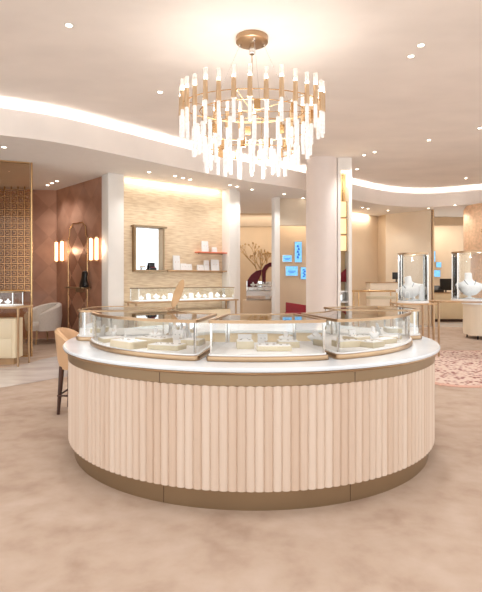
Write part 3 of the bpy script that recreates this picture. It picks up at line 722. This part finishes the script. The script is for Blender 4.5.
for i, (a_, b_, y0, y1) in enumerate(((59, 64.7, 242, 261), (93.7, 99.5, 238.5, 260))):
    pm = BP((a_+b_)/2); d = (BP(b_)-BP(a_)).length/2
    t = thing('wall_sconce', 'twin tube brass wall sconce '+('near the corner, left of the arched mirror' if i == 0 else 'right of the arched mirror by the white pilaster'), 'wall lamp', (pm.x, pm.y, 0), BR, 'twin tube sconces')
    zb, zt = PZ(y1, pm.y), PZ(y0, pm.y)
    MB().box(-.05, .05, -.03, 0, zb, zt).build('back_plate', 'gold', t, bevel=.004)
    for s_ in (-1, 1):
        MB().lathe([(0, zb), (.036, zb), (.036, zt), (0, zt)], 16, s_*d, -.07).build('lit_tube', 'warm', t)
        MB().lathe([(0, zt), (.05, zt), (.05, zt+.03), (0, zt+.03)], 16, s_*d, -.07).build('tube_cap', 'gold', t)
        MB().lathe([(0, zb-.03), (.05, zb-.03), (.05, zb), (0, zb)], 16, s_*d, -.07).build('tube_cap', 'gold', t)
    q = BP((a_+b_)/2, .2); lamp('POINT', 'sconce_glow', (q.x, q.y, (zb+zt)/2), 4, (1, .78, .58), .08)
pm = BP(84, 0); zz = PZ(287, pm.y); l = (BP(94)-BP(77)).length
t = thing('wall_shelf', 'small bronze wall shelf in front of the arched mirror', 'shelf', (pm.x, pm.y, zz), BR)
MB().box(-l/2, l/2, -.28, -.03, -.03, 0).build('shelf_board', 'bronze', t, bevel=.004)
MB().box(-.03, .03, -.2, -.03, -.12, -.03).build('bracket', 'bronze', t)
q = BP(84, .15)
t = thing('necklace_bust', 'black velvet necklace bust on the small bronze shelf', 'necklace stand', (q.x, q.y, zz), BR)
MB().loft([(0, .13, .09, 0, 0), (.06, .15, .09, 0, 0), (.16, .1, .07, 0, 0), (.24, .09, .06, 0, .01), (.32, .10, .06, 0, .02), (.36, .06, .05, 0, .02), (.37, .03, .03, 0, .02)], 18).build('bust_form', 'black', t)
MB().loft([(0, .05, .05, .17, -.03), (.03, .06, .06, .17, -.03), (.05, .03, .03, .17, -.03)], 12).build('ring_pillow', 'black', t)

# ------------------------------------------------------------------ right: vitrines, tables, rug
def vitrine(label, cx, cy, z, R, h):
    t = thing('round_vitrine', label, 'vitrine', (cx, cy, z), 0, 'round vitrines on the right tables')
    MB().lathe([(0, 0), (R+.02, 0), (R+.02, .03), (R, .04), (0, .04)], 40).build('base', 'pad', t)
    MB().lathe([(R, .04), (R, h-.03)], 40).build('glass_cylinder', 'glass', t)
    t.children
    MB().lathe([(R-.015, h-.035), (R+.015, h-.035), (R+.015, h), (R-.015, h)], 40, closed=True).build('top_ring', 'brass', t)
    MB().lathe([(0, h-.02), (R-.015, h-.02), (R-.015, h-.012), (0, h-.012)], 40).build('top_glass', 'glass', t)
    for a in (.35, PI-.35, PI+.35, -.35):
        MB().tube((R*math.cos(a), R*math.sin(a), .04), (R*math.cos(a), R*math.sin(a), h-.03), .013).build('post', 'steel', t)
v1y = 9.05; v1x = PX(413, v1y)
legtable('display_table', 'small square oak table with brass legs under the left round vitrine', v1x, v1y+.02, 0, .66, .62, 1.09, .0165)
vitrine('round glass vitrine on the small table, nearer the column', v1x, v1y, 1.09, .25, PZ(253, 9)-1.09)
bust('necklace_bust', 'white slanting necklace bust on stand inside the left round vitrine', (v1x+.02, v1y+.03, 1.13), .52, -.5, 'large necklace busts', 'jewel', -.22)
t = thing('earring_stand', 'low arched white stand at the left inside the left round vitrine', 'stand', (v1x-.14, v1y-.1, 1.13))
MB().box(-.04, .04, -.03, .03, 0, .012).build('foot', 'pad', t)
MB().path([(-.035, 0, .012), (-.035, 0, .13), (-.018, 0, .16), (.018, 0, .16), (.035, 0, .13), (.035, 0, .012)], .009).build('arch', 'pad', t)
t = thing('ring_column', 'tall white column stand at the right inside the left round vitrine', 'stand', (v1x+.12, v1y-.08, 1.13))
MB().box(-.035, .035, -.035, .035, 0, .26).build('column_block', 'pad', t, bevel=.004)
MB().torus(.015, .003, .272, n=16, m=6).build('ring', 'gold', t)
t2y = 9.95
t = legtable('display_table', 'long oak table with brass legs at the right edge over the rose rug', PX(436, 9.7)+.95, t2y, 0, 1.9, .62, 1.09, .0165)
v2x = PX(474, 9.9)
vitrine('large round glass vitrine at the right edge of the picture', v2x, 9.95, 1.09, .38, PZ(251, 9.7)-1.09)
bust('necklace_bust', 'broad white necklace bust inside the large right edge vitrine', (v2x-.08, 9.92, 1.13), .60, .1, 'large necklace busts', 'jewel')
lamp('POINT', 'vitrine_light', (v1x, v1y-.05, 1.9), 2.2, (1, .96, .9), .03); lamp('POINT', 'vitrine_light', (v2x, 9.7, 2.0), 3, (1, .96, .9), .03)
t = thing('rug', 'speckled rose and cream rug with plain border at the right', 'rug', (4.6, 8.75, 0))
MB().rbox(0, 0, 3.8, 3.6, .001, .012, .5, 8).build('rug_border', 'rugedge', t)
MB().rbox(0, 0, 3.6, 3.4, .0125, .016, .45, 8).build('rug_field', 'rug', t)
# rounded cream cabinet behind the right table
t = thing('curved_cabinet', 'rounded cream cabinet on short dark feet at the right edge', 'cabinet', (PX(462, 12.6)+1.2, 12.9, 0))
MB().rbox(0, 0, 1.9, .9, .1, .88, .3, 8).build('body', 'cream', t)
MB().rbox(0, 0, 1.96, .96, .88, .92, .32, 8).build('top', 'pad', t)
for sx in (-1, 1):
    for sy in (-1, 1): MB().tube((sx*.8, sy*.3, 0), (sx*.8, sy*.3, .11), .02, .025).build('foot', 'black', t)
# rose column
rx = PX(487, 15.3)
t = thing('rose_column', 'rounded rose leather clad drum and column at the right edge', 'column', (rx, 15.3, 0))
zb = PZ(252, 14.7); zt = ZL
MB().lathe([(.0, zb), (.62, zb), (.66, zb+.04), (.66, zt-.15), (.60, zt-.03), (.5, zt), (0, zt)], 48).build('drum', 'rose', t)
MB().lathe([(.46, 0), (.46, zb)], 40).build('shaft', 'rose', t)
b = MB()
for i in range(9):
    a = 2*PI*i/9; b.tube((-.36, -.575, 2.95), (-.36+.1*math.cos(a), -.6, 2.95+.1*math.sin(a)), .012, .02)
b.build('flower_ornament', 'gold', t)

# ------------------------------------------------------------------ background desks and screens
def monitor(label, cx, cy, z, w, h, rz=0):
    t = thing('monitor', label, 'monitor', (cx, cy, z), rz)
    MB().box(-w/2, w/2, -.015, .015, .08, .08+h).build('screen_panel', 'black', t, bevel=.004)
    MB().box(-.02, .02, .0, .03, 0, .12).build('neck', 'black', t)
    MB().box(-w*.3, w*.3, -.08, .08, 0, .01).build('foot', 'black', t)
def desk(label, cx, cy, w, d, h, rz=0, m='cream'):
    t = thing('reception_desk', label, 'desk', (cx, cy, 0), rz)
    MB().box(-w/2, w/2, -d/2, d/2, .1, h-.03).build('body', m, t, bevel=.01)
    MB().box(-w/2-.02, w/2+.02, -d/2-.02, d/2+.02, h-.03, h).build('desk_top', 'oak', t, bevel=.005)
    MB().box(-w/2+.05, w/2-.05, -d/2+.05, d/2-.05, 0, .1).build('plinth', 'darkwood', t)
desk('cream reception desk between the column and the left round vitrine', PX(387, 14.6), 14.6, 1.1, .5, PZ(282, 14.4), 0)
monitor('small black monitor on the reception desk beside the left round vitrine', PX(396.5, 14.5), 14.5, PZ(282, 14.4), .24, .2)
# low glass topped table right of column
t = thing('glass_table', 'oval glass table with gold rims seen right of the column', 'table', (PX(375, 12.4), 12.4, 0))
zz = PZ(291, 12.4)
MB().torus(1, .018, zz, sx=.72, sy=.4).build('upper_rim', 'gold', t)
MB().lathe([(0, zz-.005), (.71, zz-.005), (.71, zz+.005), (0, zz+.005)], 48, sx=1, sy=.555).build('glass_top', 'glass', t)
MB().lathe([(0, zz-.2), (.35, zz-.2), (.37, zz-.17), (.37, zz-.13), (0, zz-.13)], 40, .15, 0, 1, .55).build('inner_shelf', 'ivory', t)
for k in range(4):
    a = PI/4+k*PI/2; MB().tube((.66*math.cos(a), .36*math.sin(a), 0), (.66*math.cos(a), .36*math.sin(a), zz), .016).build('leg', 'gold', t)
# desk in the mirror-like opening at right
desk('cream counter with dark open shelves in the right back room', PX(444, 18.2), 18.2, 1.3, .6, PZ(292.5, 18), 0, 'lacquer')
monitor('black monitor on the counter in the right back room', PX(446, 18.1), 18.1, PZ(292.5, 18), .46, .42, .1)
t = thing('card_terminal', 'black till and card machine on the counter left of the back room monitor', 'till', (PX(437, 18.05), 18.05, PZ(292.5, 18)))
MB().box(-.18, .2, -.15, .12, 0, .1).build('till_body', 'black', t, bevel=.01)
MB().add([(-.15, -.1, .1), (.12, -.1, .1), (.12, .1, .25), (-.15, .1, .25), (-.15, .1, .1), (.12, .1, .1)], [(0, 1, 2, 3), (0, 4, 5, 1), (4, 3, 2, 5), (0, 3, 4), (1, 5, 2)]).build('keypad', 'black', t)
def screen(px0, px1, py0, py1, Y, label, mark=True):
    x0, x1, z0, z1 = PX(px0, Y), PX(px1, Y), PZ(py1, Y), PZ(py0, Y); w, h = x1-x0, z1-z0
    t = thing('wall_screen', label, 'screen', ((x0+x1)/2, Y, z0), 0, 'lit blue wall screens')
    MB().box(-w/2, w/2, 0, .03, 0, h).build('frame', 'steel', t)
    MB().box(-w/2+.01, w/2-.01, -.004, -.001, .01, h-.01).build('display', 'screen', t)
    if mark:
        b = MB()
        if h > w:
            for k in range(5): b.lathe([(0, 0), (w*.16, 0), (w*.1, h*.1), (0, h*.12)], 8, 0, -.006, 1, .1); b.v[-32:] = [(x+(.06*w if k % 2 else -.06*w), y, z+h*(.2+.13*k)) for x, y, z in b.v[-32:]]
        else: b.box(-w*.3, w*.3, -.007, -.005, h*.45, h*.52).box(-w*.2, w*.2, -.007, -.005, h*.3, h*.36)
        b.build('picture', 'screenmark', t)
Y = 14.9
screen(294.5, 302, 241.5, 262.5, Y, 'tall lit blue screen, uppermost of the group by the column')
screen(282.5, 292, 255, 262, Y, 'small lit blue screen with dark marks left of the tall one')
screen(285.5, 298, 266, 276, Y, 'wide lit pale blue screen below the tall one by the column')
screen(300.5, 308, 267, 279.5, Y, 'lit blue screen half hidden behind the column')
Y = 19.9
screen(431, 435.5, 251, 262, Y, 'tall narrow lit blue screen in the right back room', False)
screen(436, 441.5, 262, 267.5, Y, 'small lit blue screen in the right back room beside the narrow one', False)
screen(432, 440.5, 270, 277, Y, 'wide lit blue screen in the right back room, lowest of the three', False)
# red bench below screens
t = thing('bench', 'crimson upholstered bench with sloping back below the blue screens', 'bench', (PX(296, 13.6), 13.9, 0), -.12)
MB().box(-.28, .6, -.25, .25, .12, PZ(313, 13.7)).build('seat', 'red', t, bevel=.03)
MB().add([(-.26, .12, .5), (.6, .12, .5), (.6, .18, PZ(307, 13.9)), (-.26, .18, PZ(302.5, 13.9)), (-.26, .3, .5), (.6, .3, .5), (.6, .28, PZ(307, 13.9)), (-.26, .28, PZ(302.5, 13.9))],
         [(0, 1, 2, 3), (5, 4, 7, 6), (0, 4, 5, 1), (1, 5, 6, 2), (2, 6, 7, 3), (3, 7, 4, 0)]).build('backrest', 'red', t, bevel=.02)
for x in (-.2, .52):
    for y in (-.2, .2): MB().tube((x, y, 0), (x, y, .13), .02).build('foot', 'black', t)

# display behind the tall opening with branches
YB = 15.6
t = thing('window_display', 'display plinth with white lit jewellery shelves seen through the tall opening', 'display stand', (PX(260, YB), YB, 0))
w = PX(277, YB)-PX(260, YB)
MB().box(-w, w, -.3, .7, 0, PZ(300, YB)).build('plinth', 'tan', t)
MB().box(-w*.8, w, -.3, .3, PZ(295.5, YB), PZ(291, YB)).build('lower_shelf', 'pad', t)
MB().box(-w*.75, w, -.3, .3, PZ(288.5, YB), PZ(287, YB)).build('upper_shelf', 'pad', t)
MB().box(-w*.8, w, .2, .24, PZ(300, YB), PZ(281.5, YB)).build('mirror_back', 'mirror', t)
MB().box(-w*.8, -w*.75, -.28, .3, PZ(300, YB), PZ(281, YB)).build('side_post', 'steel', t)
zs = PZ(287, YB)
for i, px in enumerate((253, 258, 263.5, 269)):
    bust('necklace_bust', 'small white jewellery bust below the branches, '+['first', 'second', 'third', 'fourth'][i]+' from the left', (PX(px, YB-.1), YB-.1, zs), .18, 0, 'busts below the branches', 'jewel')
t = thing('blossom_branches', 'bare golden branches with pale buds rising behind the shelves in the tall opening', 'branches', (PX(261, YB+.4), YB+.4, PZ(300, YB+.4)))
rnd = random.Random(3); b = MB(); BUD = []
b.lathe([(0, -.0), (.08, 0), (.1, .3), (.05, .45)], 12)
def br(p, d, l, r, k):
    q = p+d*l; b.tube(p, q, r*1.8, r*1.3, 6)
    if k == 0:
        o = MB().lathe([(0, -.035), (.03, 0), (0, .04)], 8).build('bud', 'branch', t) if not BUD else BUD[0].copy()
        if BUD: C.objects.link(o); o.parent = t
        BUD.append(o); o.location = q; return
    for s_ in ((-1, 1) if k != 2 else (-1, 0, 1)):
        nd = (d+Vector((s_*rnd.uniform(.25, .5), rnd.uniform(-.3, .3), rnd.uniform(-.1, .25)))).normalized(); br(q, nd, l*rnd.uniform(.65, .9), r*.68, k-1)
br(Vector((0, 0, .3)), Vector((-.12, 0, 1)), .46, .024, 4); br(Vector((0, 0, .25)), Vector((.12, 0, 1)).normalized(), .40, .022, 4)
b.build('twigs', 'branch', t)
def leafshape(px, py, pts, Y, label, m, name='sculpted_petal'):
    P = [(PX(x, Y), PZ(y, Y)) for x, y in pts]; cx = sum(p[0] for p in P)/len(P); z0 = min(p[1] for p in P); n = len(P)
    o = MB().add([(x-cx, 0, z-z0) for x, z in P]+[(x-cx, .1, z-z0) for x, z in P], [tuple(range(n)), tuple(reversed(range(n, 2*n)))]+[(i, (i+1) % n, n+(i+1) % n, n+i) for i in range(n)]).build(name, m, loc=(cx, Y, z0), bevel=.02)
    tag(o, label, 'display prop')
leafshape(0, 0, [(246, 287), (247, 281), (251, 275), (256, 271), (262, 269.5), (261, 275), (258, 281), (258, 287)], YB+.08, 'deep plum petal shaped prop left of the branches', 'plum')
leafshape(0, 0, [(262.5, 287), (262, 270), (265, 265), (270, 262.5), (275, 262.5), (275, 266), (269, 267), (266, 271), (265.5, 287)], YB+.08, 'deep plum arch shaped prop behind the right branches', 'plum')

# ------------------------------------------------------------------ wash lights (built in linear lights)
pc = (Vector(W0)+Vector(W1))/2+wn*.1
lamp('AREA', 'wall_wash', (pc.x, pc.y, ZL-.03), 9, (1, .93, .84), 2.6, .03, rot=(math.radians(22), 0, WR))
lamp('AREA', 'wall_wash', (3.95, 16.95, ZL-.03), 16, (1, .92, .82), 1.8, .03, rot=(math.radians(20), 0, math.atan2(1.6, 1.65)))
lamp('AREA', 'wall_wash', (1.3, 17.1, ZL-.03), 12, (1, .92, .82), 4, .03)
lamp('AREA', 'wall_wash', (.6, 17.9, ZL-.03), 36, (1, .88, .72), 4, .03)
lamp('AREA', 'wall_wash', (1.7, 14.75, ZL-.1), 20, (1, .82, .62), 1.2, .03)
lamp('AREA', 'wall_wash', (7.2, 19.3, ZL-.03), 40, (1, .92, .82), 2.5, .03)

# ------------------------------------------------------------------ world, camera
w = bpy.data.worlds.new('World'); bpy.context.scene.world = w; w.use_nodes = True
bg = w.node_tree.nodes['Background']; bg.inputs['Color'].default_value = (.96, .985, 1, 1); bg.inputs['Strength'].default_value = 2.1
cam = bpy.data.cameras.new('Camera'); co = bpy.data.objects.new('Camera', cam); C.objects.link(co)
co.location = (0, 0, EYE); co.rotation_euler = (PI/2, 0, 0)
cam.sensor_width = 36; cam.lens = F/592*36; cam.shift_y = -(296-HY)/592; cam.clip_end = 100
sc = bpy.context.scene; sc.camera = co
sc.view_settings.view_transform = 'Standard'; sc.view_settings.look = 'None'; sc.view_settings.gamma = 1; sc.view_settings.exposure = .05
sc.cycles.use_denoising = True; sc.cycles.max_bounces = 10; sc.cycles.transparent_max_bounces = 24; sc.cycles.sample_clamp_indirect = 8
